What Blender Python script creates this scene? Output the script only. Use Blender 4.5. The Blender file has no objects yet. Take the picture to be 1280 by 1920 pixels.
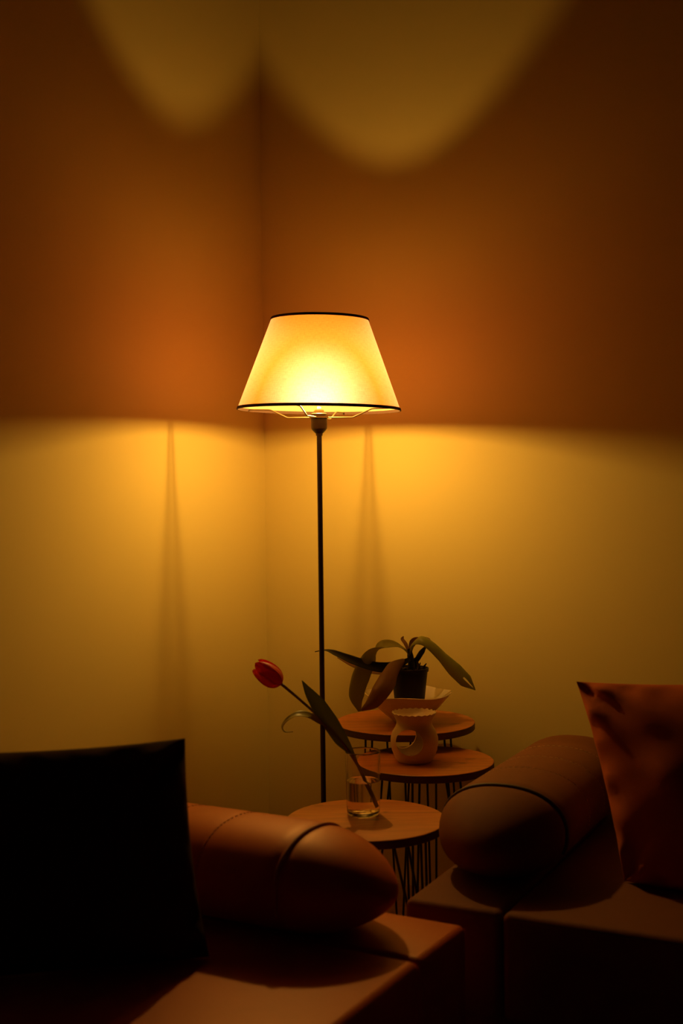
import bpy, bmesh, math, random
from mathutils import Vector, Matrix, noise
PI = math.pi
random.seed(7)
scene = bpy.context.scene
COL = scene.collection

# ------------------------------------------------------------------ camera
D = math.radians
F = 2400.0                      # focal length in pixels of the 1280x1920 frame
EYE = 1.21
PITCH = math.atan(60.0 / F)     # horizon 60 px above the middle
ROLL = math.radians(0.65)
cam_data = bpy.data.cameras.new('camera')
cam = bpy.data.objects.new('camera', cam_data)
COL.objects.link(cam)
cam_data.sensor_fit = 'VERTICAL'
cam_data.sensor_height = 36.0
cam_data.sensor_width = 24.0
cam_data.lens = F / 1920.0 * 36.0
CM = Matrix.Translation((0, 0, EYE)) @ Matrix.Rotation(PI / 2 - PITCH, 4, 'X') @ Matrix.Rotation(-ROLL, 4, 'Z')
cam.matrix_world = CM
cam_data.dof.use_dof = True
cam_data.dof.focus_distance = 3.25
cam_data.dof.aperture_fstop = 3.2
cam_data.clip_start = 0.02
scene.camera = cam


def at(x, y, depth):
    """world point on the line of sight of a picture point, at distance 'depth' along +Y"""
    d = CM.to_3x3() @ Vector(((x - 640) / F, (960 - y) / F, -1.0))
    return Vector((0, 0, EYE)) + d * (depth / d.y)


def at_z(x, y, z):
    d = CM.to_3x3() @ Vector(((x - 640) / F, (960 - y) / F, -1.0))
    return Vector((0, 0, EYE)) + d * ((z - EYE) / d.z)


# ------------------------------------------------------------------ materials
def new_mat(name):
    m = bpy.data.materials.new(name)
    m.use_nodes = True
    nt = m.node_tree
    return m, nt, nt.nodes, nt.links, nt.nodes['Principled BSDF']


def plain(name, col, rough=0.5, metal=0.0, spec=0.5, noise_scale=0, noise_amt=0.0, bump=0.0, bump_scale=200, sheen=0.0, bump_dist=0.002, spec_tint=None):
    m, nt, n, l, p = new_mat(name)
    p.inputs['Base Color'].default_value = (*col, 1)
    p.inputs['Roughness'].default_value = rough
    p.inputs['Metallic'].default_value = metal
    p.inputs['Specular IOR Level'].default_value = spec
    if spec_tint:
        p.inputs['Specular Tint'].default_value = (*spec_tint, 1)
    if sheen:
        p.inputs['Sheen Weight'].default_value = sheen
        p.inputs['Sheen Roughness'].default_value = 0.4
        p.inputs['Sheen Tint'].default_value = (*[min(1, c * 2) for c in col], 1)
    tc = n.new('ShaderNodeTexCoord')
    if noise_scale:
        nz = n.new('ShaderNodeTexNoise')
        nz.inputs['Scale'].default_value = noise_scale
        nz.inputs['Detail'].default_value = 5
        l.new(tc.outputs['Object'], nz.inputs['Vector'])
        cr = n.new('ShaderNodeMix')
        cr.data_type = 'RGBA'
        cr.inputs[6].default_value = (*[c * (1 - noise_amt) for c in col], 1)
        cr.inputs[7].default_value = (*[min(1, c * (1 + noise_amt)) for c in col], 1)
        l.new(nz.outputs['Fac'], cr.inputs[0])
        l.new(cr.outputs[2], p.inputs['Base Color'])
    if bump:
        nb = n.new('ShaderNodeTexNoise')
        nb.inputs['Scale'].default_value = bump_scale
        nb.inputs['Detail'].default_value = 4
        l.new(tc.outputs['Object'], nb.inputs['Vector'])
        b = n.new('ShaderNodeBump')
        b.inputs['Strength'].default_value = bump
        b.inputs['Distance'].default_value = bump_dist
        l.new(nb.outputs['Fac'], b.inputs['Height'])
        l.new(b.outputs['Normal'], p.inputs['Normal'])
    return m


def wood(name, c1, c2, scale=(3, 40, 40), rough=0.45, rot=0.0):
    m, nt, n, l, p = new_mat(name)
    tc = n.new('ShaderNodeTexCoord')
    mp = n.new('ShaderNodeMapping')
    mp.inputs['Scale'].default_value = scale
    mp.inputs['Rotation'].default_value = (0, 0, rot)
    l.new(tc.outputs['Object'], mp.inputs['Vector'])
    nz = n.new('ShaderNodeTexNoise')
    nz.inputs['Scale'].default_value = 1.6
    nz.inputs['Detail'].default_value = 8
    nz.inputs['Roughness'].default_value = 0.62
    nz.inputs['Distortion'].default_value = 0.6
    l.new(mp.outputs['Vector'], nz.inputs['Vector'])
    cr = n.new('ShaderNodeValToRGB')
    cr.color_ramp.elements[0].position = 0.3
    cr.color_ramp.elements[0].color = (*c1, 1)
    cr.color_ramp.elements[1].position = 0.68
    cr.color_ramp.elements[1].color = (*c2, 1)
    l.new(nz.outputs['Fac'], cr.inputs['Fac'])
    # knots
    kn = n.new('ShaderNodeTexNoise')
    kn.inputs['Scale'].default_value = 14
    l.new(tc.outputs['Object'], kn.inputs['Vector'])
    kr = n.new('ShaderNodeValToRGB')
    kr.color_ramp.elements[0].position = 0.24
    kr.color_ramp.elements[0].color = (0.35, 0.3, 0.3, 1)
    kr.color_ramp.elements[1].position = 0.34
    kr.color_ramp.elements[1].color = (1, 1, 1, 1)
    l.new(kn.outputs['Fac'], kr.inputs['Fac'])
    mx = n.new('ShaderNodeMix')
    mx.data_type = 'RGBA'
    mx.blend_type = 'MULTIPLY'
    mx.inputs[0].default_value = 1
    l.new(cr.outputs['Color'], mx.inputs[6])
    l.new(kr.outputs['Color'], mx.inputs[7])
    l.new(mx.outputs[2], p.inputs['Base Color'])
    p.inputs['Roughness'].default_value = rough
    b = n.new('ShaderNodeBump')
    b.inputs['Strength'].default_value = 0.12
    b.inputs['Distance'].default_value = 0.001
    l.new(nz.outputs['Fac'], b.inputs['Height'])
    l.new(b.outputs['Normal'], p.inputs['Normal'])
    return m


def shade_material():
    m, nt, n, l, p = new_mat('linen_shade')
    n.remove(p)
    out = n['Material Output']
    tc = n.new('ShaderNodeTexCoord')

    def weave(sc):
        mp = n.new('ShaderNodeMapping')
        mp.inputs['Scale'].default_value = sc
        l.new(tc.outputs['UV'], mp.inputs['Vector'])
        z = n.new('ShaderNodeTexNoise')
        z.inputs['Scale'].default_value = 1
        z.inputs['Detail'].default_value = 2
        l.new(mp.outputs['Vector'], z.inputs['Vector'])
        return z
    a, b = weave((700, 24, 1)), weave((60, 150, 1))
    ad = n.new('ShaderNodeMath')
    ad.operation = 'ADD'
    l.new(a.outputs['Fac'], ad.inputs[0])
    l.new(b.outputs['Fac'], ad.inputs[1])
    mr = n.new('ShaderNodeMapRange')
    mr.inputs[1].default_value = 0.6
    mr.inputs[2].default_value = 1.4
    mr.inputs[3].default_value = 0.0
    mr.inputs[4].default_value = 1.0
    l.new(ad.outputs[0], mr.inputs[0])

    def tint(c0, c1):
        mx = n.new('ShaderNodeMix')
        mx.data_type = 'RGBA'
        mx.inputs[6].default_value = (*c0, 1)
        mx.inputs[7].default_value = (*c1, 1)
        l.new(mr.outputs[0], mx.inputs[0])
        return mx.outputs[2]
    refl = n.new('ShaderNodeBsdfDiffuse')
    l.new(tint((0.34, 0.24, 0.13), (0.44, 0.33, 0.20)), refl.inputs['Color'])
    tr = n.new('ShaderNodeBsdfTranslucent')
    l.new(tint((*SHADE_T0,), (*SHADE_T1,)), tr.inputs['Color'])
    rf = n.new('ShaderNodeBsdfRefraction')
    rf.inputs['IOR'].default_value = 1.6
    rf.inputs['Roughness'].default_value = 1.0
    l.new(tint((*SHADE_R0,), (*SHADE_R1,)), rf.inputs['Color'])
    s1 = n.new('ShaderNodeAddShader')
    s2 = n.new('ShaderNodeAddShader')
    l.new(refl.outputs[0], s1.inputs[0])
    l.new(tr.outputs[0], s1.inputs[1])
    l.new(s1.outputs[0], s2.inputs[0])
    l.new(rf.outputs[0], s2.inputs[1])
    l.new(s2.outputs[0], out.inputs['Surface'])
    return m


SHADE_T0, SHADE_T1 = (0.195, 0.066, 0.010), (0.265, 0.100, 0.020)
SHADE_R0, SHADE_R1 = (0.055, 0.036, 0.07), (0.085, 0.060, 0.12)


def glass_mat(name, col=(1, 1, 1), ior=1.45, rough=0.0):
    m, nt, n, l, p = new_mat(name)
    p.inputs['Base Color'].default_value = (*col, 1)
    p.inputs['Transmission Weight'].default_value = 1
    p.inputs['Roughness'].default_value = rough
    p.inputs['IOR'].default_value = ior
    return m


M = {}
M['wall'] = plain('wall_paint', (0.70, 0.52, 0.16), 0.85, spec=0.25, noise_scale=3, noise_amt=0.02, bump=0.25, bump_scale=260, bump_dist=0.0006)
M['baseboard'] = plain('baseboard_paint', (0.62, 0.42, 0.22), 0.5, noise_scale=10, noise_amt=0.04)
M['floor'] = wood('floor_boards', (0.34, 0.15, 0.06), (0.52, 0.25, 0.10), (2.2, 22, 22), 0.4, math.radians(30))
M['table_wood'] = wood('oak_veneer', (0.46, 0.145, 0.026), (0.70, 0.235, 0.042), (3.0, 34, 34), 0.42, math.radians(65))
M['table_edge'] = plain('dark_table_edge', (0.10, 0.04, 0.015), 0.6, noise_scale=60, noise_amt=0.3)
M['black_metal'] = plain('black_steel', (0.012, 0.010, 0.009), 0.45, spec=0.4, noise_scale=90, noise_amt=0.2)
M['lamp_metal'] = plain('dark_bronze', (0.05, 0.03, 0.018), 0.4, metal=0.5, noise_scale=80, noise_amt=0.2)
M['socket'] = plain('brown_bakelite', (0.045, 0.020, 0.010), 0.4, spec=0.3, noise_scale=90, noise_amt=0.15)
M['wire'] = plain('brass_wire', (0.20, 0.12, 0.06), 0.4, metal=0.4, noise_scale=90, noise_amt=0.1)
M['trim'] = plain('brown_tape', (0.055, 0.018, 0.008), 0.8, bump=0.3, bump_scale=900, bump_dist=0.0005)
M['shade'] = shade_material()
M['sofa_tan'] = plain('tan_upholstery', (0.52, 0.085, 0.010), 0.5, spec=1.0, spec_tint=(1, 0.42, 0.03), sheen=0.4, noise_scale=24, noise_amt=0.06, bump=0.3, bump_scale=420, bump_dist=0.0008)
M['sofa_tan_seam'] = plain('tan_piping', (0.50, 0.14, 0.03), 0.6, noise_scale=60, noise_amt=0.1)
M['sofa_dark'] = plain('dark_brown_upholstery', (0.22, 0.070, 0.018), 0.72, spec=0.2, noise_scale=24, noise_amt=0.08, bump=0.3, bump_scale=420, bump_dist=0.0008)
M['sofa_dark_seam'] = plain('dark_brown_piping', (0.09, 0.035, 0.012), 0.6, noise_scale=60, noise_amt=0.1)
M['stitch'] = plain('pale_thread', (0.62, 0.34, 0.14), 0.7, noise_scale=300, noise_amt=0.3)
M['charcoal'] = plain('charcoal_fabric', (0.060, 0.024, 0.012), 0.9, spec=0.1, noise_scale=50, noise_amt=0.25, bump=0.4, bump_scale=500, sheen=0.4)
M['rust'] = plain('rust_velvet', (0.52, 0.12, 0.035), 0.85, spec=0.1, noise_scale=14, noise_amt=0.2, bump=0.3, bump_scale=500, sheen=0.3)
M['ceramic'] = plain('cream_ceramic', (0.74, 0.55, 0.36), 0.35, spec=0.5, noise_scale=20, noise_amt=0.03)
M['bowl'] = plain('white_glazed_ceramic', (0.80, 0.66, 0.48), 0.16, spec=0.5, noise_scale=12, noise_amt=0.03)
M['pot'] = plain('brown_plastic_pot', (0.012, 0.005, 0.003), 0.45, spec=0.25, noise_scale=30, noise_amt=0.2)
M['bark'] = plain('bark_chips', (0.035, 0.018, 0.010), 0.9, noise_scale=120, noise_amt=0.5, bump=0.6, bump_scale=150)
M['glass'] = glass_mat('clear_glass', (1.0, 0.97, 0.93), 1.45)
M['water'] = glass_mat('water', (1.0, 0.97, 0.90), 1.33)


def leaf_mat(name, col, trans, amt=0.25, mix=0.4):
    m = plain(name, col, 0.42, spec=0.4, noise_scale=30, noise_amt=amt)
    nt = m.node_tree
    n, l = nt.nodes, nt.links
    p = n['Principled BSDF']
    t = n.new('ShaderNodeBsdfTranslucent')
    t.inputs['Color'].default_value = (*trans, 1)
    mx = n.new('ShaderNodeMixShader')
    mx.inputs[0].default_value = mix
    l.new(p.outputs[0], mx.inputs[1])
    l.new(t.outputs[0], mx.inputs[2])
    l.new(mx.outputs[0], n['Material Output'].inputs['Surface'])
    return m


M['leaf_olive'] = leaf_mat('olive_leaf', (0.30, 0.28, 0.025), (0.55, 0.50, 0.03))
M['leaf_dark'] = leaf_mat('dark_green_leaf', (0.035, 0.035, 0.010), (0.03, 0.03, 0.005))
M['leaf_rust'] = leaf_mat('withered_leaf', (0.36, 0.17, 0.045), (0.30, 0.12, 0.02))
M['leaf_tulip'] = leaf_mat('tulip_leaf', (0.12, 0.14, 0.02), (0.28, 0.30, 0.02))
M['leaf_pale'] = leaf_mat('pale_tulip_leaf', (0.45, 0.36, 0.06), (0.60, 0.48, 0.05))
M['stem'] = leaf_mat('tulip_stem', (0.30, 0.20, 0.06), (0.25, 0.15, 0.03))
M['petal'] = leaf_mat('red_petal', (0.80, 0.105, 0.018), (0.95, 0.14, 0.012), 0.15, 0.5)
M['bulb_base'] = plain('bulb_base_metal', (0.35, 0.26, 0.15), 0.4, metal=0.7, noise_scale=90, noise_amt=0.1)
mb, nt_, n_, l_, p_ = new_mat('lit_filament')
p_.inputs['Base Color'].default_value = (0.9, 0.85, 0.7, 1)
p_.inputs['Emission Color'].default_value = (1.0, 0.62, 0.22, 1)
p_.inputs['Emission Strength'].default_value = 60.0
M['filament'] = mb
mb, nt_, n_, l_, p_ = new_mat('thin_bulb_glass')
tb = n_.new('ShaderNodeBsdfTransparent')
tb.inputs['Color'].default_value = (0.98, 0.97, 0.95, 1)
gb = n_.new('ShaderNodeBsdfGlossy')
gb.inputs['Roughness'].default_value = 0.05
mx_ = n_.new('ShaderNodeMixShader')
mx_.inputs[0].default_value = 0.04
l_.new(tb.outputs[0], mx_.inputs[1])
l_.new(gb.outputs[0], mx_.inputs[2])
l_.new(mx_.outputs[0], n_['Material Output'].inputs['Surface'])
M['bulb_glass'] = mb


# ------------------------------------------------------------------ object helpers
def finish(name, bm, mat, parent=None, smooth=True, angle=40, mods=()):
    bmesh.ops.recalc_face_normals(bm, faces=bm.faces)
    if all(e.is_manifold for e in bm.edges) and bm.calc_volume(signed=True) < 0:
        bmesh.ops.reverse_faces(bm, faces=bm.faces)
    me = bpy.data.meshes.new(name)
    for f in bm.faces:
        f.smooth = smooth
    bm.to_mesh(me)
    bm.free()
    if smooth and angle < 180:
        me.set_sharp_from_angle(angle=math.radians(angle))
    o = bpy.data.objects.new(name, me)
    COL.objects.link(o)
    for mm in (mat if isinstance(mat, (list, tuple)) else [mat]):
        me.materials.append(mm)
    if parent is not None:
        o.parent = parent
    return o


def thing(name, label, cat, loc=(0, 0, 0), rotz=0.0, group=None):
    o = bpy.data.objects.new(name, None)
    o.empty_display_size = 0.1
    COL.objects.link(o)
    o.location = loc
    o.rotation_euler = (0, 0, rotz)
    tag(o, label, cat, group)
    return o


def tag(o, label, cat, group=None):
    o['label'] = label
    o['category'] = cat
    if group:
        o['group'] = group
    return o


def structure(o):
    o['kind'] = 'structure'
    return o


def add_box(bm, lo, hi, bevel=0.0, seg=4):
    r = bmesh.ops.create_cube(bm, size=1.0)
    vs = r['verts']
    for v in vs:
        v.co = Vector([lo[i] + (v.co[i] + 0.5) * (hi[i] - lo[i]) for i in range(3)])
    if bevel:
        es = list({e for v in vs for e in v.link_edges})
        bmesh.ops.bevel(bm, geom=es, offset=bevel, segments=seg, profile=0.5, affect='EDGES', clamp_overlap=True)
    return bm


def lathe(profile, seg=64, closed=False, offset=(0, 0, 0), scallop=None, bm=None):
    bm = bm or bmesh.new()
    uvl = bm.loops.layers.uv.verify()
    rings = []
    for k, (r, z) in enumerate(profile):
        if r < 1e-6:
            rings.append([bm.verts.new((offset[0], offset[1], offset[2] + z))])
            continue
        ring = []
        for i in range(seg):
            a = 2 * PI * i / seg
            rr, zz = r, z
            if scallop:
                rr, zz = scallop(k, r, z, a)
            ring.append(bm.verts.new((offset[0] + rr * math.cos(a), offset[1] + rr * math.sin(a), offset[2] + zz)))
        rings.append(ring)
    n = len(rings)
    for k in range(n if closed else n - 1):
        A, B = rings[k], rings[(k + 1) % n]
        for i in range(seg):
            j = (i + 1) % seg
            if len(A) == 1 and len(B) == 1:
                continue
            if len(A) == 1:
                bm.faces.new((A[0], B[j], B[i]))
            elif len(B) == 1:
                bm.faces.new((A[i], A[j], B[0]))
            else:
                f = bm.faces.new((A[i], A[j], B[j], B[i]))
                us = (i / seg, (i + 1) / seg, (i + 1) / seg, i / seg)
                vs = (k / (n - 1), k / (n - 1), (k + 1) / (n - 1), (k + 1) / (n - 1))
                for lp, u, v in zip(f.loops, us, vs):
                    lp[uvl].uv = (u, v)
    return bm


def dense(profile, step):
    # extra rings on long straight runs, so that the smooth shading stays true to the shape
    out = [profile[0]]
    for (r0, z0), (r1, z1) in zip(profile, profile[1:]):
        n = int(math.hypot(r1 - r0, z1 - z0) / step)
        for k in range(1, n + 1):
            f = k / (n + 1)
            out.append((r0 + (r1 - r0) * f, z0 + (z1 - z0) * f))
        out.append((r1, z1))
    return out


def catmull(pts, per=8):
    pts = [Vector(p) for p in pts]
    if len(pts) < 3:
        return pts
    out = []
    P = [pts[0] * 2 - pts[1]] + pts + [pts[-1] * 2 - pts[-2]]
    for i in range(1, len(P) - 2):
        for k in range(per):
            t = k / per
            a, b, c, d = P[i - 1], P[i], P[i + 1], P[i + 2]
            out.append(0.5 * ((2 * b) + (c - a) * t + (2 * a - 5 * b + 4 * c - d) * t * t + (3 * b - a - 3 * c + d) * t ** 3))
    out.append(pts[-1].copy())
    return out


def lerp_list(vals, n):
    out = []
    for i in range(n):
        t = i / (n - 1) * (len(vals) - 1)
        k = min(int(t), len(vals) - 2)
        f = t - k
        a, b = vals[k], vals[k + 1]
        out.append(a + (b - a) * f)
    return out


def add_tube(bm, pts, radius, seg=10, cap=True, closed=False):
    pts = [Vector(p) for p in pts]
    n = len(pts)
    rad = radius if isinstance(radius, (list, tuple)) else [radius] * n
    if len(rad) != n:
        rad = lerp_list(list(rad), n)
    prev = None
    rings = []
    for i, p in enumerate(pts):
        if closed:
            t = (pts[(i + 1) % n] - pts[i - 1]).normalized()
        else:
            t = (pts[min(i + 1, n - 1)] - pts[max(i - 1, 0)]).normalized()
        if prev is None:
            up = Vector((0, 0, 1)) if abs(t.z) < 0.9 else Vector((1, 0, 0))
            x = t.cross(up).normalized()
        else:
            x = (prev - t * prev.dot(t)).normalized()
        prev = x
        y = t.cross(x)
        rings.append([bm.verts.new(p + (x * math.cos(2 * PI * k / seg) + y * math.sin(2 * PI * k / seg)) * rad[i]) for k in range(seg)])
    for i in range(n if closed else n - 1):
        A, B = rings[i], rings[(i + 1) % n]
        for k in range(seg):
            j = (k + 1) % seg
            bm.faces.new((A[k], A[j], B[j], B[k]))
    if cap and not closed:
        bm.faces.new(rings[0][::-1])
        bm.faces.new(rings[-1])
    return bm


def leaf_bm(pts, widths, sides, cup=0.15, cross=8, per=7, thick=0.0012, wave=0.0, split=None):
    """strap leaf: spine points, half widths, side directions; given real thickness"""
    n0 = len(pts)
    P = catmull(pts, per)
    n = len(P)
    W = [max(w, 0.0004) for w in lerp_list(list(widths), n)]
    S = lerp_list([Vector(s).normalized() for s in sides], n)
    bm = bmesh.new()
    top, bot = [], []
    for i in range(n):
        t = (P[min(i + 1, n - 1)] - P[max(i - 1, 0)]).normalized()
        s = S[i] - t * S[i].dot(t)
        s.normalize()
        nn = s.cross(t).normalized()
        ra, rb = [], []
        for k in range(cross + 1):
            q = -1 + 2 * k / cross
            wv = wave * math.sin(i * 0.55 + q * 2) * abs(q) * W[i]
            c = P[i] + s * (q * W[i]) + nn * (cup * W[i] * (q * q - 0.3) + wv)
            th = thick * (1 - 0.75 * q * q)
            ra.append(bm.verts.new(c + nn * th))
            rb.append(bm.verts.new(c - nn * th))
        top.append(ra)
        bot.append(rb)
    for i in range(n - 1):
        if split and split[0] * (n - 1) < i < split[1] * (n - 1):
            gap = {cross // 2}
        else:
            gap = set()
        for k in range(cross):
            if k in gap:
                continue
            bm.faces.new((top[i][k], top[i][k + 1], top[i + 1][k + 1], top[i + 1][k]))
            bm.faces.new((bot[i][k], bot[i + 1][k], bot[i + 1][k + 1], bot[i][k + 1]))
        for k in (0, cross):
            bm.faces.new((top[i][k], top[i + 1][k], bot[i + 1][k], bot[i][k]))
    for i in (0, n - 1):
        for k in range(cross):
            bm.faces.new((top[i][k], bot[i][k], bot[i][k + 1], top[i][k + 1]))
    return bm


# ------------------------------------------------------------------ room
A = math.radians(30)
LAMP = at(598, 790, 3.294)
LX, LY = LAMP.x, LAMP.y
NL = Vector((-math.cos(A), math.sin(A), 0))     # towards the left wall
NR = Vector((math.sin(A), math.cos(A), 0))      # towards the right wall
DL, DR = 0.453, 0.430
CORNER = Vector((LX, LY, 0)) + NL * DL + NR * DR
WH = 2.75


def wall(name, dir_, nrm, length, over):
    bm = bmesh.new()
    add_box(bm, (-over, 0, 0), (length, 0.12, WH))
    o = finish(name, bm, M['wall'], smooth=False)
    # local x = dir_, local y = nrm
    o.matrix_world = Matrix.Translation(CORNER) @ Matrix(((dir_.x, nrm.x, 0, 0), (dir_.y, nrm.y, 0, 0), (0, 0, 1, 0), (0, 0, 0, 1)))
    return structure(o)


def baseboard(name, dir_, nrm, length):
    bm = bmesh.new()
    prof = [(0, 0), (-0.014, 0), (-0.014, 0.048), (-0.010, 0.055), (0, 0.058)]
    ra = [bm.verts.new((0.0, y, z)) for y, z in prof]
    rb = [bm.verts.new((length, y, z)) for y, z in prof]
    for i in range(len(prof)):
        j = (i + 1) % len(prof)
        bm.faces.new((ra[i], ra[j], rb[j], rb[i]))
    bm.faces.new(ra)
    bm.faces.new(rb[::-1])
    o = finish(name, bm, M['baseboard'], smooth=False)
    o.matrix_world = Matrix.Translation(CORNER) @ Matrix(((dir_.x, nrm.x, 0, 0), (dir_.y, nrm.y, 0, 0), (0, 0, 1, 0), (0, 0, 0, 1)))
    return structure(o)


wall('wall_left', -NR, NL, 4.2, 0.12)
wall('wall_right', -NL, NR, 4.2, 0.0)
baseboard('baseboard_left', -NR, NL, 4.2)
baseboard('baseboard_right', -NL, NR, 4.2)
bm = bmesh.new()
add_box(bm, (-3.2, -0.6, -0.08), (4.4, 4.6, 0.0))
structure(finish('floor', bm, M['floor'], smooth=False))

# ------------------------------------------------------------------ floor lamp
PXM = 3.294 / F


def H(y):
    return EYE + (900 - y) * PXM


lamp = thing('floor_lamp', 'tall dark floor lamp with a lit fabric cone shade standing in the room corner', 'lamp', (LX, LY, 0.0005))
bm = lathe([(0, 0), (0.112, 0), (0.115, 0.004), (0.112, 0.012), (0.085, 0.018), (0.02, 0.024), (0.012, 0.04), (0, 0.04)], 64)
finish('base', bm, M['black_metal'], lamp)
bm = bmesh.new()
add_tube(bm, [(0, 0, 0.03), (0, 0, 0.5), (0, 0, H(812))], 0.0066, 16)
finish('pole', bm, M['lamp_metal'], lamp)
bm = lathe([(0, H(817)), (0.0085, H(817)), (0.009, H(813)), (0.016, H(808)), (0.0202, H(804)), (0.0207, H(801)), (0.0207, H(785)),
            (0.024, H(784.6)), (0.024, H(782.2)), (0.0195, H(782)), (0.0195, H(778)), (0.0205, H(777.6)), (0.0205, H(776)), (0.0175, H(775)), (0.0, H(775))], 40)
finish('socket', bm, M['socket'], lamp, angle=30)
BZ = H(746)
bulb = finish('light_bulb', lathe([(0, H(775.5)), (0.013, H(775)), (0.0135, H(771)), (0.0125, H(768.5)), (0, H(768))], 32), M['bulb_base'], lamp)
prof = [(0.0115, H(769))]
for i in range(0, 17):
    a = -PI * 0.36 + (PI * 0.86) * i / 16
    prof.append((0.026 * math.cos(a), BZ + 0.001 + 0.026 * math.sin(a)))
prof[-1] = (0, BZ + 0.027)
finish('bulb_glass', lathe(prof, 40), M['bulb_glass'], bulb, angle=180)
bm = bmesh.new()
add_tube(bm, [(0, 0, BZ - 0.014), (0, 0, BZ), (0, 0, BZ + 0.014)], 0.0016, 10)
finish('filament', bm, M['filament'], bulb)

TILT = math.radians(1.2)
R0, R1 = 0.2095, 0.1235
ZB, ZT = H(769), H(599)
prof = [(R0 + (R1 - R0) * i / 12, ZB + (ZT - ZB) * i / 12) for i in range(13)]
TM = Matrix.Translation((0, 0, ZB)) @ Matrix.Rotation(TILT, 4, 'Y') @ Matrix.Translation((0, 0, -ZB))
bm = lathe(prof, 128)
bm.transform(TM)
shade = finish('lamp_shade', bm, M['shade'], lamp, angle=180)


def trim_ring(r, z, dr, hgt):
    bm = lathe([(r - 0.0015, z), (r + 0.0018, z), (r + 0.0022 + dr * 0.5, z + hgt * 0.5), (r + 0.0018 + dr, z + hgt), (r - 0.0015 + dr, z + hgt)], 128, closed=True)
    bm.transform(TM)
    return bm


sl = (R1 - R0) / (ZT - ZB)
finish('trim', trim_ring(R0, ZB - 0.001, sl * 0.006, 0.0075), M['trim'], shade)
finish('trim', trim_ring(R1 - sl * 0.0055, ZT - 0.005, sl * 0.006, 0.0065), M['trim'], shade)
ARM = math.radians(18)
zr = H(783)
for k, az in enumerate((PI - D(26), PI / 2 - ARM, -ARM, -PI / 2 - ARM)):
    d = Vector((math.cos(az), math.sin(az), 0))
    za = H(766)
    ra = R0 + sl * (za - ZB) - 0.0015
    pts = [d * 0.0235 + Vector((0, 0, zr)), d * 0.088 + Vector((0, 0, zr)), d * 0.0925 + Vector((0, 0, zr + 0.0006)), d * 0.097 + Vector((0, 0, zr + 0.0025)),
           d * 0.136 + Vector((0, 0, H(769))), d * 0.141 + Vector((0, 0, H(767.6))), d * 0.148 + Vector((0, 0, H(767)))] + [d * ra + Vector((0, 0, za))]
    bm = bmesh.new()
    add_tube(bm, pts, 0.0019, 8)
    bm.transform(TM)
    finish('shade_arm', bm, M['wire'], shade)
bm = lathe([(0.0212, H(784.2)), (0.0255, H(784.2)), (0.0255, H(781.6)), (0.0212, H(781.6))], 40, closed=True)
finish('shade_ring', bm, M['wire'], shade)

NSRC = 5
for k in range(NSRC):               # the glowing filament, as a short upright row of small round lights
    ld = bpy.data.lights.new('filament_light', 'POINT')
    ld.energy = 16.0 / NSRC
    ld.color = (1.0, 0.60, 0.13)
    ld.shadow_soft_size = 0.0068
    lo = bpy.data.objects.new('filament_light', ld)
    COL.objects.link(lo)
    lo.location = (0, 0, BZ + (k - (NSRC - 1) / 2) * 0.0070)
    lo.parent = lamp

# ------------------------------------------------------------------ nesting side tables
TBL = {'far': (759, 1352, 3.40, 131), 'mid': (796, 1425, 3.15, 130), 'front': (686, 1535, 2.77, 151)}


def side_table(key, label, legs, third=()):
    x, y, Y, a = TBL[key]
    c = at(x, y, Y)
    r = a / F * Y
    h = c.z
    t = thing('side_table', label, 'side table', (c.x, c.y, 0), 0, 'nesting round side tables')
    th = 0.019
    bm = lathe([(0, h), (r - 0.002, h), (r - 0.0003, h - 0.0012)], 96)
    bmesh.ops.remove_doubles(bm, verts=bm.verts, dist=1e-6)
    n_top = len(bm.faces)
    lathe([(r - 0.0003, h - 0.0012), (r, h - 0.003), (r, h - th + 0.002), (r - 0.002, h - th), (0, h - th)], 96, bm=bm)
    bmesh.ops.remove_doubles(bm, verts=bm.verts, dist=1e-6)
    for f in bm.faces:
        f.material_index = 0 if f.calc_center_median().z > h - 0.0015 else 1
    finish('tabletop', bm, [M['table_wood'], M['table_edge']], t, angle=35)
    for (ang, rt, rf, half, skew) in legs:
        d = Vector((math.cos(ang), math.sin(ang), 0))
        s = Vector((-d.y, d.x, 0))
        zt = h - th
        foot = d * (rf * r) + s * skew
        top = d * (rt * r)
        bm = bmesh.new()
        pa, pb = top + s * half, top - s * half
        pts = [Vector((pa.x, pa.y, zt))]
        q = Vector((foot.x, foot.y, 0.004))
        pts += [Vector((pa.x, pa.y, zt)).lerp(q + s * 0.006 + Vector((0, 0, 0.006)), 0.5), q + s * 0.006 + Vector((0, 0, 0.007)), q + s * 0.003 + Vector((0, 0, 0.0012)),
                q - s * 0.003 + Vector((0, 0, 0.0012)), q - s * 0.006 + Vector((0, 0, 0.007)), Vector((pb.x, pb.y, zt)).lerp(q - s * 0.006 + Vector((0, 0, 0.006)), 0.5), Vector((pb.x, pb.y, zt))]
        add_tube(bm, pts, 0.0028, 8)
        if ang in third:
            add_tube(bm, [Vector((top.x, top.y, zt)), q + Vector((0, 0, 0.004))], 0.0028, 8)
        # mounting plate under the top
        pl = bmesh.ops.create_cube(bm, size=1.0)['verts']
        for v in pl:
            v.co = top + d * (v.co.x * 0.03) + s * (v.co.y * (half * 2 + 0.02)) + Vector((0, 0, zt - 0.0012 + v.co.z * 0.0024))
        finish('leg', bm, M['black_metal'], t)
    return t, c, r


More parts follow.
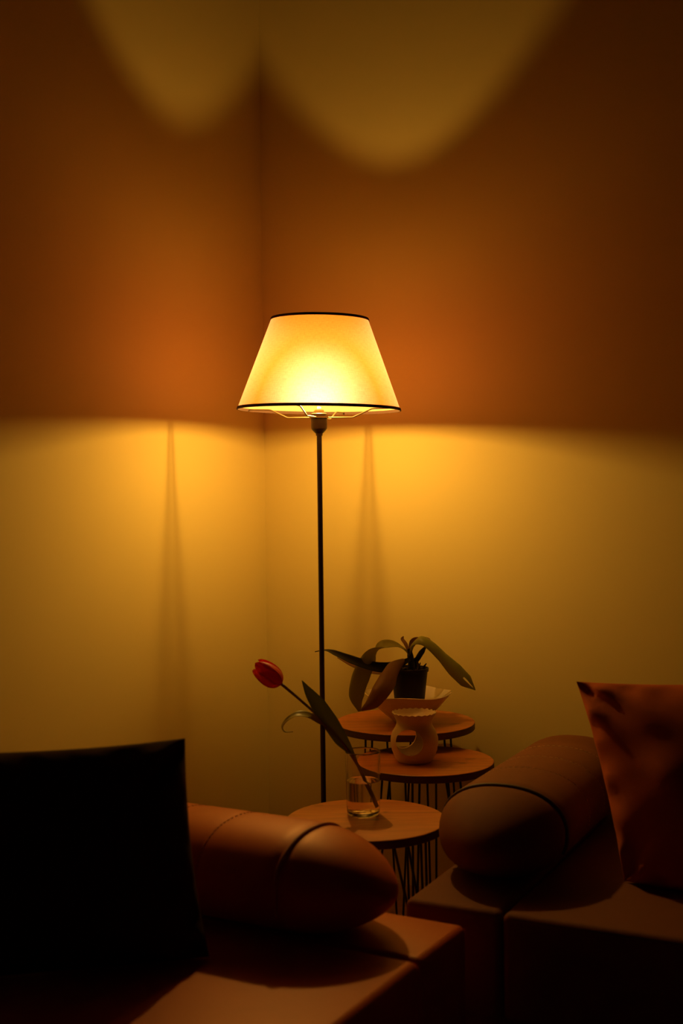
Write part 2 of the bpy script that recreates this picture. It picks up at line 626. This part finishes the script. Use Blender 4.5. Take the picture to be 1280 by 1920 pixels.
t_far, c_far, r_far = side_table('far', 'rearmost and tallest round wooden hairpin table, holding the potted plant in its bowl',
                                 [(D(205), 0.58, 0.64, 0.020, 0), (D(252), 0.34, 0.38, 0.033, 0), (D(335), 0.64, 0.85, 0.024, 0)], third=(D(256),))
t_mid, c_mid, r_mid = side_table('mid', 'middle round wooden hairpin table, holding the cream ceramic burner',
                                 [(D(205), 0.62, 0.95, 0.020, 0), (D(250), 0.62, 0.66, 0.018, 0), (D(305), 0.62, 1.20, 0.022, 0), (D(75), 0.50, 0.58, 0.012, 0)], third=(D(250),))
t_front, c_front, r_front = side_table('front', 'front and lowest round wooden hairpin table, holding the glass with the tulip',
                                       [(D(310), 0.61, 1.40, 0.020, 0), (D(25), 0.80, 0.86, 0.012, 0), (D(205), 0.66, 1.10, 0.020, 0)])

# ------------------------------------------------------------------ bowl, plant
bc = at(763, 1344, 3.40)
bowl_z = c_far.z + 0.0005
bx, by = at_z(763, 1343, bowl_z).x, 3.405
prof_o = [(0, 0.0), (0.040, 0.0), (0.043, 0.003), (0.055, 0.013), (0.082, 0.036), (0.104, 0.060), (0.1165, 0.0755)]
prof_i = [(0.1145, 0.0765), (0.101, 0.061), (0.079, 0.038), (0.053, 0.017), (0.038, 0.009), (0, 0.008)]


def dip(k, r, z, a):
    # gently wavy, slightly squared rim
    f = (z / 0.0765) ** 2
    return r * (1 + 0.012 * f * math.cos(4 * a + 0.6)), z + 0.003 * f * math.cos(4 * a + 0.6)


bowl = finish('bowl', lathe(dense(prof_o + prof_i, 0.005), 96, scallop=dip), M['bowl'])
bowl.location = (bx, by, bowl_z)
tag(bowl, 'wide white glazed bowl under the plant pot on the rearmost table', 'bowl')

plant = thing('potted_plant', 'drooping strap-leaved plant in a dark brown pot, standing in the white bowl', 'plant', (bx + 0.004, by, bowl_z + 0.0093))
PB = plant.location.copy()
ph = (at(770, 1252, by).z - PB.z)
pr = 0.0505
prof = [(0, 0), (0.031, 0), (0.0325, 0.002), (0.038, 0.025), (pr - 0.002, ph - 0.012), (pr - 0.002, ph - 0.010), (pr + 0.001, ph - 0.009), (pr + 0.0015, ph), (pr - 0.0008, ph + 0.0005), (pr - 0.002, ph - 0.004), (pr - 0.004, ph - 0.014), (0, ph - 0.014)]
finish('pot', lathe(prof, 64), M['pot'], plant, angle=35)
bm = bmesh.new()
for k in range(70):
    a = random.random() * 2 * PI
    r = math.sqrt(random.random()) * 0.041
    c = Vector((r * math.cos(a), r * math.sin(a), ph - 0.012 + random.random() * 0.010))
    q = bmesh.ops.create_icosphere(bm, subdivisions=1, radius=0.006)['verts']
    m3 = Matrix.Rotation(random.random() * 6, 3, 'Z') @ Matrix.Rotation(random.random() * 3, 3, 'X') @ Matrix.Diagonal((1.5, 0.8, 0.55))
    for v in q:
        v.co = m3 @ v.co + c
for (dx, dy, hh, lean) in ((0.020, -0.030, 0.018, 0.004), (0.028, -0.022, 0.022, -0.004), (0.033, -0.012, 0.013, 0.006), (0.014, -0.034, 0.012, -0.003)):
    add_tube(bm, [(dx, dy, ph - 0.01), (dx + lean, dy, ph + hh * 0.4), (dx + 2 * lean, dy, ph + hh)], [0.004, 0.003, 0.0012], 7)
bark = finish('bark_chips', bm, M['bark'], plant, angle=20)
bark['kind'] = 'stuff'


def rel(px, py, Y):
    return at(px, py, Y) - PB


# crown of folded leaf bases
bm = bmesh.new()
add_tube(bm, catmull([rel(771, 1262, by - 0.005), rel(771, 1245, by - 0.004), rel(769, 1230, by), rel(767, 1216, by)], 5), [0.010, 0.0095, 0.0085, 0.005], 12)
add_tube(bm, catmull([rel(775, 1262, by + 0.006), rel(777, 1246, by + 0.004), rel(779, 1234, by + 0.002)], 5), [0.009, 0.008, 0.004], 12)
finish('stem', bm, M['leaf_dark'], plant)
X_, Y_, Z_ = Vector((1, 0, 0)), Vector((0, 1, 0)), Vector((0, 0, 1))


def plant_leaf(mat, pix, widths, sides, parent, base, **kw):
    pts = [at(*p) - base for p in pix]
    o = finish('leaf', leaf_bm(pts, widths, sides, **kw), mat, parent, angle=180)
    return o


b = by
# big arching leaf on the left
plant_leaf(M['leaf_olive'], [(770, 1232, b), (757, 1217, b - .01), (738, 1208, b - .025), (715, 1212, b - .04), (693, 1236, b - .055), (676, 1270, b - .065), (668, 1305, b - .07), (674, 1334, b - .072)],
           [0.004, 0.010, 0.016, 0.020, 0.0225, 0.0235, 0.020, 0.004],
           [Y_ * .9 + X_ * .3, Y_ * .9 + X_ * .2 - Z_ * .1, Y_ * .9 + Z_ * .35, Y_ * .7 + Z_ * .4 + X_ * .3, X_ * .85 + Y_ * .4 + Z_ * .25, X_, X_, X_], plant, PB, cup=0.22)
# rusty drooping leaf in front of the pot
plant_leaf(M['leaf_rust'], [(758, 1238, b - .020), (741, 1250, b - .06), (729, 1273, b - .100), (714, 1297, b - .128), (698, 1318, b - .136), (677, 1332, b - .136)],
           [0.006, 0.018, 0.0245, 0.0235, 0.0175, 0.003],
           [X_ * .5 - Z_ * .8, X_ * .7 - Z_ * .7, X_ * .8 - Z_ * .6, X_ * .75 - Z_ * .65, X_ * .75 - Z_ * .7, X_ * .6 - Z_ * .8], plant, PB, cup=0.45, wave=0.08)
# long dark leaf reaching left past the lamp pole
plant_leaf(M['leaf_dark'], [(768, 1236, b - .01), (745, 1247, b - .03), (717, 1252, b - .05), (688, 1247, b - .062), (655, 1236, b - .074), (625, 1224, b - .082), (608, 1219, b - .086), (590, 1222, b - .088)],
           [0.005, 0.012, 0.0145, 0.0135, 0.0125, 0.0095, 0.003, 0.0008],
           [Y_ * .6 + Z_ * .7, Y_ * .6 + Z_ * .75, Y_ * .5 + Z_ * .8, Y_ * .5 + Z_ * .8, Y_ * .6 + Z_ * .75, Y_ * .8 + Z_ * .6, Y_ + Z_ * .3, Y_], plant, PB, cup=0.25)
# browned underside leaf below it
plant_leaf(M['leaf_rust'], [(760, 1246, b - .005), (735, 1256, b - .01), (710, 1261, b - .02), (684, 1257, b - .03), (656, 1246, b - .04), (632, 1233, b - .048)],
           [0.003, 0.007, 0.008, 0.0075, 0.006, 0.001],
           [Y_ * .7 + Z_ * .5] * 6, plant, PB, cup=0.2)
# right leaf arching over and down
plant_leaf(M['leaf_olive'], [(769, 1230, b - .002), (772, 1210, b - .008), (787, 1199, b - .018), (806, 1208, b - .028), (830, 1232, b - .036), (852, 1256, b - .042), (873, 1277, b - .046), (891, 1294, b - .048)],
           [0.004, 0.010, 0.015, 0.015, 0.014, 0.019, 0.018, 0.001],
           [Y_ * .8 + X_ * .4, Y_ * .8 + X_ * .4 + Z_ * .2, Y_ * .7 + Z_ * .6, Y_ * .6 + Z_ * .6 + X_ * .3, X_ * .5 + Z_ * .6 + Y_ * .3, X_ * .55 + Z_ * .75, X_ * .6 + Z_ * .7, X_ * .6 + Z_ * .7],
           plant, PB, cup=0.35, split=(0.80, 0.95))
# short upright leaf inside the crown
plant_leaf(M['leaf_dark'], [(775, 1246, b), (782, 1234, b - .004), (790, 1221, b - .010), (800, 1209, b - .014)],
           [0.006, 0.010, 0.0105, 0.002], [X_ * .8 + Z_ * .3 + Y_ * .3] * 4, plant, PB, cup=0.3)
# pale leaves bending away at the back
plant_leaf(M['leaf_rust'], [(768, 1226, b + .004), (772, 1206, b + .018), (785, 1196, b + .034), (804, 1198, b + .048), (808, 1212, b + .058)],
           [0.004, 0.011, 0.014, 0.012, 0.002], [X_ * .5 + Y_ * .4 + Z_ * .2, X_ * .6 + Y_ * .5, X_ * .3 + Y_ * .8, Y_, Y_], plant, PB, cup=0.25)
plant_leaf(M['leaf_rust'], [(766, 1224, b + .002), (760, 1208, b + .012), (754, 1199, b + .02), (756, 1193, b + .026)],
           [0.003, 0.006, 0.0055, 0.001], [X_ * .8 + Y_ * .4] * 4, plant, PB, cup=0.25)

# ------------------------------------------------------------------ ceramic burner
kz = c_mid.z + 0.0005
kc = at_z(777, 1427, kz)
KS = kc.y / F


def burner():
    o_ = [(0, 0), (28, 0), (32, 1), (37, 8), (42.5, 22), (45, 36), (44.5, 46), (41, 57), (35.5, 66), (33.5, 71), (33.5, 76), (36, 82), (40, 89), (41.5, 92.5)]
    i_ = [(40.3, 93), (38, 89.5), (33, 82.5), (26, 79.5), (12, 78.5), (0, 78.5)]
    seg = 120

    def sc(k, r, z, a):
        f = max(0, (z - 84 * KS) / (9 * KS))
        return r * (1 + 0.022 * f * math.cos(22 * a)), z + 1.0 * KS * f * math.cos(22 * a)
    outer = [(r * KS, z * KS) for r, z in o_ + i_]
    bm = lathe(outer, seg, scallop=sc)
    # hollow chamber (inner shell, turned inwards)
    ch = [(0, 6), (27, 6), (32, 10), (37.5, 23), (39.8, 36), (39.3, 45), (36, 56), (30, 65), (24, 71), (12, 73), (0, 73)]
    inner = bmesh.new()
    lathe([(r * KS, z * KS) for r, z in ch], seg, bm=inner)
    return bm, inner


bm, inner = burner()
kb = finish('oil_burner', bm, M['ceramic'], angle=40)
kin = finish('chamber_cut', inner, M['ceramic'], angle=180)
bm = bmesh.new()
bmesh.ops.create_cone(bm, cap_ends=True, segments=64, radius1=24 * KS, radius2=24 * KS, depth=0.3)
ax = Vector((-0.10, 1.0, 0.0)).normalized()
bm.transform(Matrix.Translation((-13.1 * KS, -14 * KS, 42 * KS)) @ ax.to_track_quat('Z', 'Y').to_matrix().to_4x4() @ Matrix.Diagonal((1.0, 1.0, 1, 1)))
cut = finish('hole_cut', bm, M['ceramic'], angle=180)
for c_ in (kin, cut):
    md = kb.modifiers.new('cut', 'BOOLEAN')
    md.operation = 'DIFFERENCE'
    md.solver = 'EXACT'
    md.object = c_
dg = bpy.context.evaluated_depsgraph_get()
me = bpy.data.meshes.new_from_object(kb.evaluated_get(dg))
kb.modifiers.clear()
kb.data = me
for c_ in (kin, cut):
    bpy.data.objects.remove(c_)
for p in me.polygons:
    p.use_smooth = True
me.set_sharp_from_angle(angle=math.radians(38))
kb.location = (kc.x, kc.y, kz)
tag(kb, 'cream ceramic oil burner with scalloped dish and round side opening on the middle table', 'oil burner')

# ------------------------------------------------------------------ glass, water, tulip
gz = c_front.z + 0.0005
gp = at_z(681, 1527, gz)
GS = gp.y / F
gh = 121 * GS
prof = [(0, 0), (27 * GS, 0), (29.5 * GS, 1.5 * GS), (31 * GS, 6 * GS), (32.5 * GS, 40 * GS), (33 * GS, gh - 1 * GS), (32.4 * GS, gh), (31.6 * GS, gh - 1 * GS), (30.8 * GS, 40 * GS), (29 * GS, 12 * GS), (26 * GS, 8.5 * GS), (0, 7.5 * GS)]
gl = finish('drinking_glass', lathe(dense(prof, 2.2 * GS), 96), M['glass'], angle=50)
gl.location = (gp.x, gp.y, gz)
tag(gl, 'clear straight drinking glass half full of water on the front table', 'glass')
wl = 65 * GS
prof = [(0, 7.2 * GS), (26.2 * GS, 8.1 * GS), (29.3 * GS, 11.7 * GS), (31.1 * GS, 40 * GS), (31.5 * GS, wl + 0.4 * GS), (30.6 * GS, wl - 0.2 * GS), (29.0 * GS, wl - 0.7 * GS), (0, wl - 0.8 * GS)]
wt = finish('water', lathe(dense(prof, 2.2 * GS), 96), M['water'], angle=50)
wt.location = (gp.x, gp.y, gz)
tag(wt, 'still water filling the lower half of the drinking glass', 'water')

gy = gp.y
tul = thing('tulip', 'single red tulip with two leaves leaning left out of the drinking glass', 'flower', at(701, 1512, gy))
TB = tul.location.copy()
sp = [(701, 1512, gy), (690, 1480, gy - .002), (676, 1445, gy - .004), (660, 1418, gy - .008), (632, 1378, gy - .01), (598, 1344, gy - .005), (560, 1310, gy), (528, 1283, gy + .005)]
bm = bmesh.new()
add_tube(bm, catmull([at(*p) - TB for p in sp], 6), [0.0038, 0.0038, 0.0036, 0.0034, 0.0032, 0.0030, 0.0030, 0.0034], 12)
finish('stem', bm, M['stem'], tul, angle=180)
# flower head
h0, h1 = at(528, 1283, gy + .005), at(479, 1246, gy + .012)
axv = (h1 - h0)
HL = axv.length * 1.03
zq = axv.to_track_quat('Z', 'Y').to_matrix().to_4x4()
HM = Matrix.Translation(h0 - TB) @ zq
for k in range(6):
    inner_ = k % 2
    bm = bmesh.new()
    n1, n2 = 16, 10
    rows = []
    base_a = k * PI / 3 + 0.35
    tipopen = (0.06, 0.0, 0.10, -0.02, 0.14, 0.02)[k]
    for layer in (0, 1):
        g = []
        for i in range(n1 + 1):
            s = i / n1
            prof_s = (0.0, 0.05, 0.14, 0.28, 0.45, 0.62, 0.80, 0.92, 1.0)
            prof_r = (0.10, 0.46, 0.74, 0.94, 1.0, 0.96, 0.82, 0.66, 0.54)
            for m_ in range(8):
                if prof_s[m_] <= s <= prof_s[m_ + 1]:
                    f_ = (s - prof_s[m_]) / (prof_s[m_ + 1] - prof_s[m_])
                    rr = 0.0245 * (prof_r[m_] + (prof_r[m_ + 1] - prof_r[m_]) * f_)
                    break
            rr *= 0.95 if inner_ else 1.03
            rr += tipopen * 0.012 * max(0, s - 0.6) / 0.4
            half = 0.66 * (1.0 if s < 0.62 else max(0.0, 1 - ((s - 0.62) / 0.38) ** 2.4) ** 0.5 + 0.02)
            row = []
            for j in range(n2 + 1):
                q = -1 + 2 * j / n2
                a = base_a + q * half
                r2 = rr - layer * 0.0008 - 0.0016 * (1 - q * q) * 0 + 0.0012 * abs(q) * s - 0.0012 * math.exp(-(q * 6) ** 2) * s
                zz = HL * s * (1.0 - 0.07 * inner_ - 0.05 * (k % 3 == 1))
                row.append(bm.verts.new((r2 * math.cos(a), r2 * math.sin(a), zz)))
            g.append(row)
        rows.append(g)
    A_, B_ = rows
    for i in range(n1):
        for j in range(n2):
            bm.faces.new((A_[i][j], A_[i][j + 1], A_[i + 1][j + 1], A_[i + 1][j]))
            bm.faces.new((B_[i][j], B_[i + 1][j], B_[i + 1][j + 1], B_[i][j + 1]))
        for j in (0, n2):
            bm.faces.new((A_[i][j], A_[i + 1][j], B_[i + 1][j], B_[i][j]))
    for j in range(n2):
        bm.faces.new((A_[n1][j], A_[n1][j + 1], B_[n1][j + 1], B_[n1][j]))
    bm.transform(HM)
    finish('petal', bm, M['petal'], tul, angle=180)
# broad dark leaf
plant_leaf(M['leaf_tulip'], [(669, 1432, gy - .006), (659, 1412, gy - .010), (640, 1386, gy - .014), (620, 1354, gy - .016), (598, 1322, gy - .014), (580, 1298, gy - .010), (566, 1276, gy - .006)],
           [0.003, 0.0065, 0.0165, 0.0195, 0.0185, 0.011, 0.0008], [X_ * .75 + Z_ * .5 - Y_ * .3] * 7, tul, TB, cup=0.25)
# pale curled leaf
lf = plant_leaf(M['leaf_pale'], [(612, 1360, gy - .012), (596, 1351, gy - .018), (576, 1341, gy - .026), (556, 1340, gy - .034), (538, 1350, gy - .040), (529, 1363, gy - .042), (534, 1372, gy - .040), (549, 1372, gy - .036)],
                [0.005, 0.010, 0.0105, 0.009, 0.007, 0.0045, 0.003, 0.0006],
                [Y_ * .7 + Z_ * .6, Y_ * .7 + Z_ * .6, Y_ * .8 + Z_ * .5, Y_ * .9 + Z_ * .4 - X_ * .1, Y_ * .9 - X_ * .3 + Z_ * .2, Y_ - X_ * .3, Y_, Y_], tul, TB, cup=0.3)
lf['label'] = 'pale yellow curled leaf'

# ------------------------------------------------------------------ sofas
SEAT = 0.405


def bolster_bm(u0, u1, vc, hw, hh, rings, nose=0.19):
    """arm roll along local x from u0 (nose) to u1"""
    bm = bmesh.new()
    L = u1 - u0
    n1, n2 = 90, 48
    prev = None
    tip = None
    for i in range(n1 + 1):
        f = i / n1
        x = L * (0.55 * f ** 1.9 + 0.45 * f)
        if x < nose:
            k = max(0.0, 1 - (1 - x / nose) ** 2.0) ** 0.62
        elif L - x < 0.05:
            k = max(0.0, 1 - (1 - (L - x) / 0.05) ** 2) ** 0.5 * 0.25 + 0.75
        else:
            k = 1.0
        dipf = 1 - sum(d * math.exp(-((x - r) / w) ** 2) for r, d, w in rings)
        k2 = k * dipf
        if i == 0:
            tip = bm.verts.new((u0, vc, SEAT + hh * 0.86))
            continue
        ring = []
        zc = SEAT + hh * (0.86 + 0.14 * min(1, x / nose))
        for j in range(n2):
            a = 2 * PI * j / n2
            ca, sa = math.cos(a), math.sin(a)
            e = 2 / 2.25
            yy = math.copysign(abs(ca) ** e, ca) * hw * k2
            zz = math.copysign(abs(sa) ** e, sa) * hh * k2
            z = max(SEAT + 0.001, zc + zz)
            ring.append(bm.verts.new((u0 + x, vc + yy, z)))
        if prev is None:
            for j in range(n2):
                bm.faces.new((tip, ring[j], ring[(j + 1) % n2]))
        else:
            for j in range(n2):
                bm.faces.new((prev[j], ring[j], ring[(j + 1) % n2], prev[(j + 1) % n2]))
        prev = ring
    bm.faces.new(prev[::-1])
    return bm


def ring_pts(x, u0, vc, hw, hh, out=1.0, nose=0.19, n=64, a0=0.0, a1=2 * PI):
    k = max(0.0, 1 - (1 - x / nose) ** 2.0) ** 0.62 if x < nose else 1.0
    zc = SEAT + hh * (0.86 + 0.14 * min(1, x / nose))
    pts = []
    for j in range(n):
        a = a0 + (a1 - a0) * j / (n - 1)
        ca, sa = math.cos(a), math.sin(a)
        e = 2 / 2.25
        yy = math.copysign(abs(ca) ** e, ca) * hw * k * out
        zz = math.copysign(abs(sa) ** e, sa) * hh * k * out
        pts.append(Vector((u0 + x, vc + yy, max(SEAT + 0.004, zc + zz))))
    return pts


def sofa(label, corner, u, v, fabric, seam, length, arm_v=0.130):
    """local x = into the depth of the seat, local y = along the sofa (sign given by v)"""
    s = thing('sofa', label, 'sofa', (corner.x, corner.y, 0), math.atan2(u.y, u.x))
    sg = 1 if (Vector((-u.y, u.x)).dot(Vector((v.x, v.y))) > 0) else -1

    def box(lo, hi, bev, seg=5):
        bm = bmesh.new()
        ylo, yhi = sorted((sg * lo[1], sg * hi[1]))
        add_box(bm, (lo[0], ylo, lo[2]), (hi[0], yhi, hi[2]), bev, seg)
        return bm
    AW = 0.195
    finish('base', box((0.03, 0.02, 0.07), (0.92, length - 0.02, 0.21), 0.012, 3), fabric, s)
    armb = finish('arm_base', box((0, 0, 0.20), (0.935, AW - 0.0006, SEAT), 0.015), fabric, s)
    seat = finish('seat', box((0, AW + 0.0006, 0.20), (0.83, length, SEAT - 0.001), 0.015), fabric, s)
    finish('backrest', box((0.835, AW + 0.03, 0.20), (0.94, length, 0.555), 0.045, 6), fabric, s)
    vc, hw, hh = sg * arm_v, 0.136, 0.090
    u0, u1 = 0.08, 0.825
    rings = [(0.165, 0.030, 0.010), (0.33, 0.012, 0.006), (0.45, 0.012, 0.006), (0.57, 0.012, 0.006)]
    arm = finish('armrest', bolster_bm(u0, u1, vc, hw, hh, rings), fabric, s, angle=180)
    bm = bmesh.new()
    add_tube(bm, ring_pts(0.165, u0, vc, hw, hh, 0.990, a0=-0.4, a1=PI + 0.4), 0.0042, 10)
    finish('piping', bm, seam, arm)
    for x in (0.33, 0.45, 0.57):
        bm = bmesh.new()
        pts = ring_pts(x, u0, vc, hw, hh, 0.992, a0=-0.3, a1=PI + 0.3, n=90)
        for q in range(0, 88, 2):        # dashes of thread
            add_tube(bm, [pts[q], pts[q + 1]], 0.0011, 5)
        finish('stitching', bm, M['stitch'] if fabric is M['sofa_dark'] else seam, arm)
    # welt round the top edge of the seat pieces
    bm = bmesh.new()
    add_tube(bm, [Vector((0.004, sg * (AW + 0.022), SEAT - 0.0100)), Vector((0.004, sg * (length - 0.02), SEAT - 0.0100))], 0.0026, 8)
    finish('front_welt', bm, seam, seat)
    bm = bmesh.new()
    add_tube(bm, [Vector((0.004, sg * 0.022, SEAT - 0.0100)), Vector((0.004, sg * (AW - 0.022), SEAT - 0.0100))], 0.0026, 8)
    finish('front_welt', bm, seam, armb)
    for (lx, ly) in ((0.08, 0.08), (0.08, length - 0.08), (0.86, 0.08), (0.86, length - 0.08)):
        finish('leg', lathe([(0, 0), (0.016, 0), (0.024, 0.075), (0, 0.075)], 20, offset=(lx, sg * ly, 0)), M['black_metal'], s)
    return s


aL = D(29)
uL, vL = Vector((-math.cos(aL), math.sin(aL), 0)), Vector((-math.sin(aL), -math.cos(aL), 0))
CL = at_z(876, 1733, SEAT)
sofa('tan upholstered sofa on the left with a lit armrest roll beside the front table', CL, uL, vL, M['sofa_tan'], M['sofa_tan_seam'], 1.75)
aR = D(26)
uR, vR = Vector((math.sin(aR), math.cos(aR), 0)), Vector((math.cos(aR), -math.sin(aR), 0))
CR = at_z(757, 1686, SEAT)
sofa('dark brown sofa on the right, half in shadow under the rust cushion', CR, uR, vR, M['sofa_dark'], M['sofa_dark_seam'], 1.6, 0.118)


# ------------------------------------------------------------------ cushions
def cushion(name, corners, thick, mat, seed, pinch=0.07, wr=0.006, n=44, full=0.52):
    """corners: bottom left, bottom right, top right, top left as seen from the camera"""
    BL, BR, TR, TL = [Vector(c) for c in corners]
    org = (BL + BR) / 2
    org = Vector((org.x, org.y, org.z))
    nrm = ((BR - BL).cross(TL - BL)).normalized()      # towards the camera
    bm = bmesh.new()
    grids = []
    for side in (1, -1):
        g = []
        for i in range(n + 1):
            row = []
            for j in range(n + 1):
                a, b_ = -1 + 2 * j / n, -1 + 2 * i / n
                # denser near the borders
                a = math.sin(a * PI / 2)
                b_ = math.sin(b_ * PI / 2)
                uu = a * (1 - pinch * (1 - b_ * b_))
                vv = b_ * (1 - (pinch if b_ > 0 else 0.0) * (1 - a * a))     # the lower edge lies flat on the seat
                s, t = (uu + 1) / 2, (vv + 1) / 2
                p = BL * (1 - s) * (1 - t) + BR * s * (1 - t) + TR * s * t + TL * (1 - s) * t
                bulge = max(0.0, (1 - a * a) * (1 - b_ * b_)) ** full
                edge = 1 - bulge
                h = thick * bulge
                q = Vector((a * 2.2 + seed, b_ * 2.2 - seed, side * 3.0))
                border = min(1.0, (1 - abs(a)) * 14, (1 - abs(b_)) * 14) if True else 1
                # folds running in from the corners and edges
                cdist = min((Vector((a, b_)) - Vector(c)).length for c in ((-1, -1), (1, -1), (1, 1), (-1, 1)))
                ang = math.atan2(b_ - math.copysign(1.25, b_), a - math.copysign(1.25, a))
                fold = math.sin(ang * 15 + seed) * math.exp(-(cdist / 0.55) ** 2)
                tuck = math.sin((a if abs(b_) > abs(a) else b_) * 17 + seed * 2 + 2 * noise.noise(q)) * math.exp(-((1 - max(abs(a), abs(b_))) / 0.16) ** 2)
                h += border * (wr * 1.5 * fold + wr * 0.9 * tuck + wr * 1.6 * noise.noise(q) * bulge)
                row.append(p + nrm * (side * h) - org)
            g.append(row)
        grids.append(g)
    V = [[[bm.verts.new(c) for c in r] for r in g] for g in grids]
    for s_, g in enumerate(V):
        for i in range(n):
            for j in range(n):
                f = (g[i][j], g[i][j + 1], g[i + 1][j + 1], g[i + 1][j])
                bm.faces.new(f if s_ == 0 else f[::-1])
    bmesh.ops.remove_doubles(bm, verts=bm.verts, dist=0.0004)
    o = finish(name, bm, mat, None, angle=180)
    o.location = org
    return o


c1 = cushion('cushion', [at_z(-150, 1842, 0.4085), at_z(392, 1794, 0.4085), at(347, 1384, 2.24), at(-160, 1412, 2.10)], 0.070, M['charcoal'], 1.3, pinch=0.045, wr=0.006, full=0.36)
tag(c1, 'dark charcoal square cushion on the left sofa, leaning on its armrest roll', 'cushion')
c2 = cushion('cushion', [at_z(1170, 1652, 0.4065), at_z(1600, 1722, 0.4065), at(1540, 1270, 2.60), at(1080, 1278, 2.67)], 0.100, M['rust'], 4.1, pinch=0.05, wr=0.0080)
tag(c2, 'rust orange crumpled cushion at the right picture edge on the dark brown sofa', 'cushion')

# ------------------------------------------------------------------ world and view
w = bpy.data.worlds.new('world')
scene.world = w
w.use_nodes = True
bg = w.node_tree.nodes['Background']
bg.inputs['Color'].default_value = (1.0, 0.25, 0.03, 1)
bg.inputs['Strength'].default_value = 0.0025
vs = scene.view_settings
vs.view_transform = 'Standard'
vs.look = 'None'
vs.gamma = 1.0
vs.use_curve_mapping = False
vs.exposure = 0.0
scene.cycles.max_bounces = 24
scene.cycles.diffuse_bounces = 3
scene.cycles.transmission_bounces = 24
scene.cycles.glossy_bounces = 8
scene.cycles.use_denoising = True
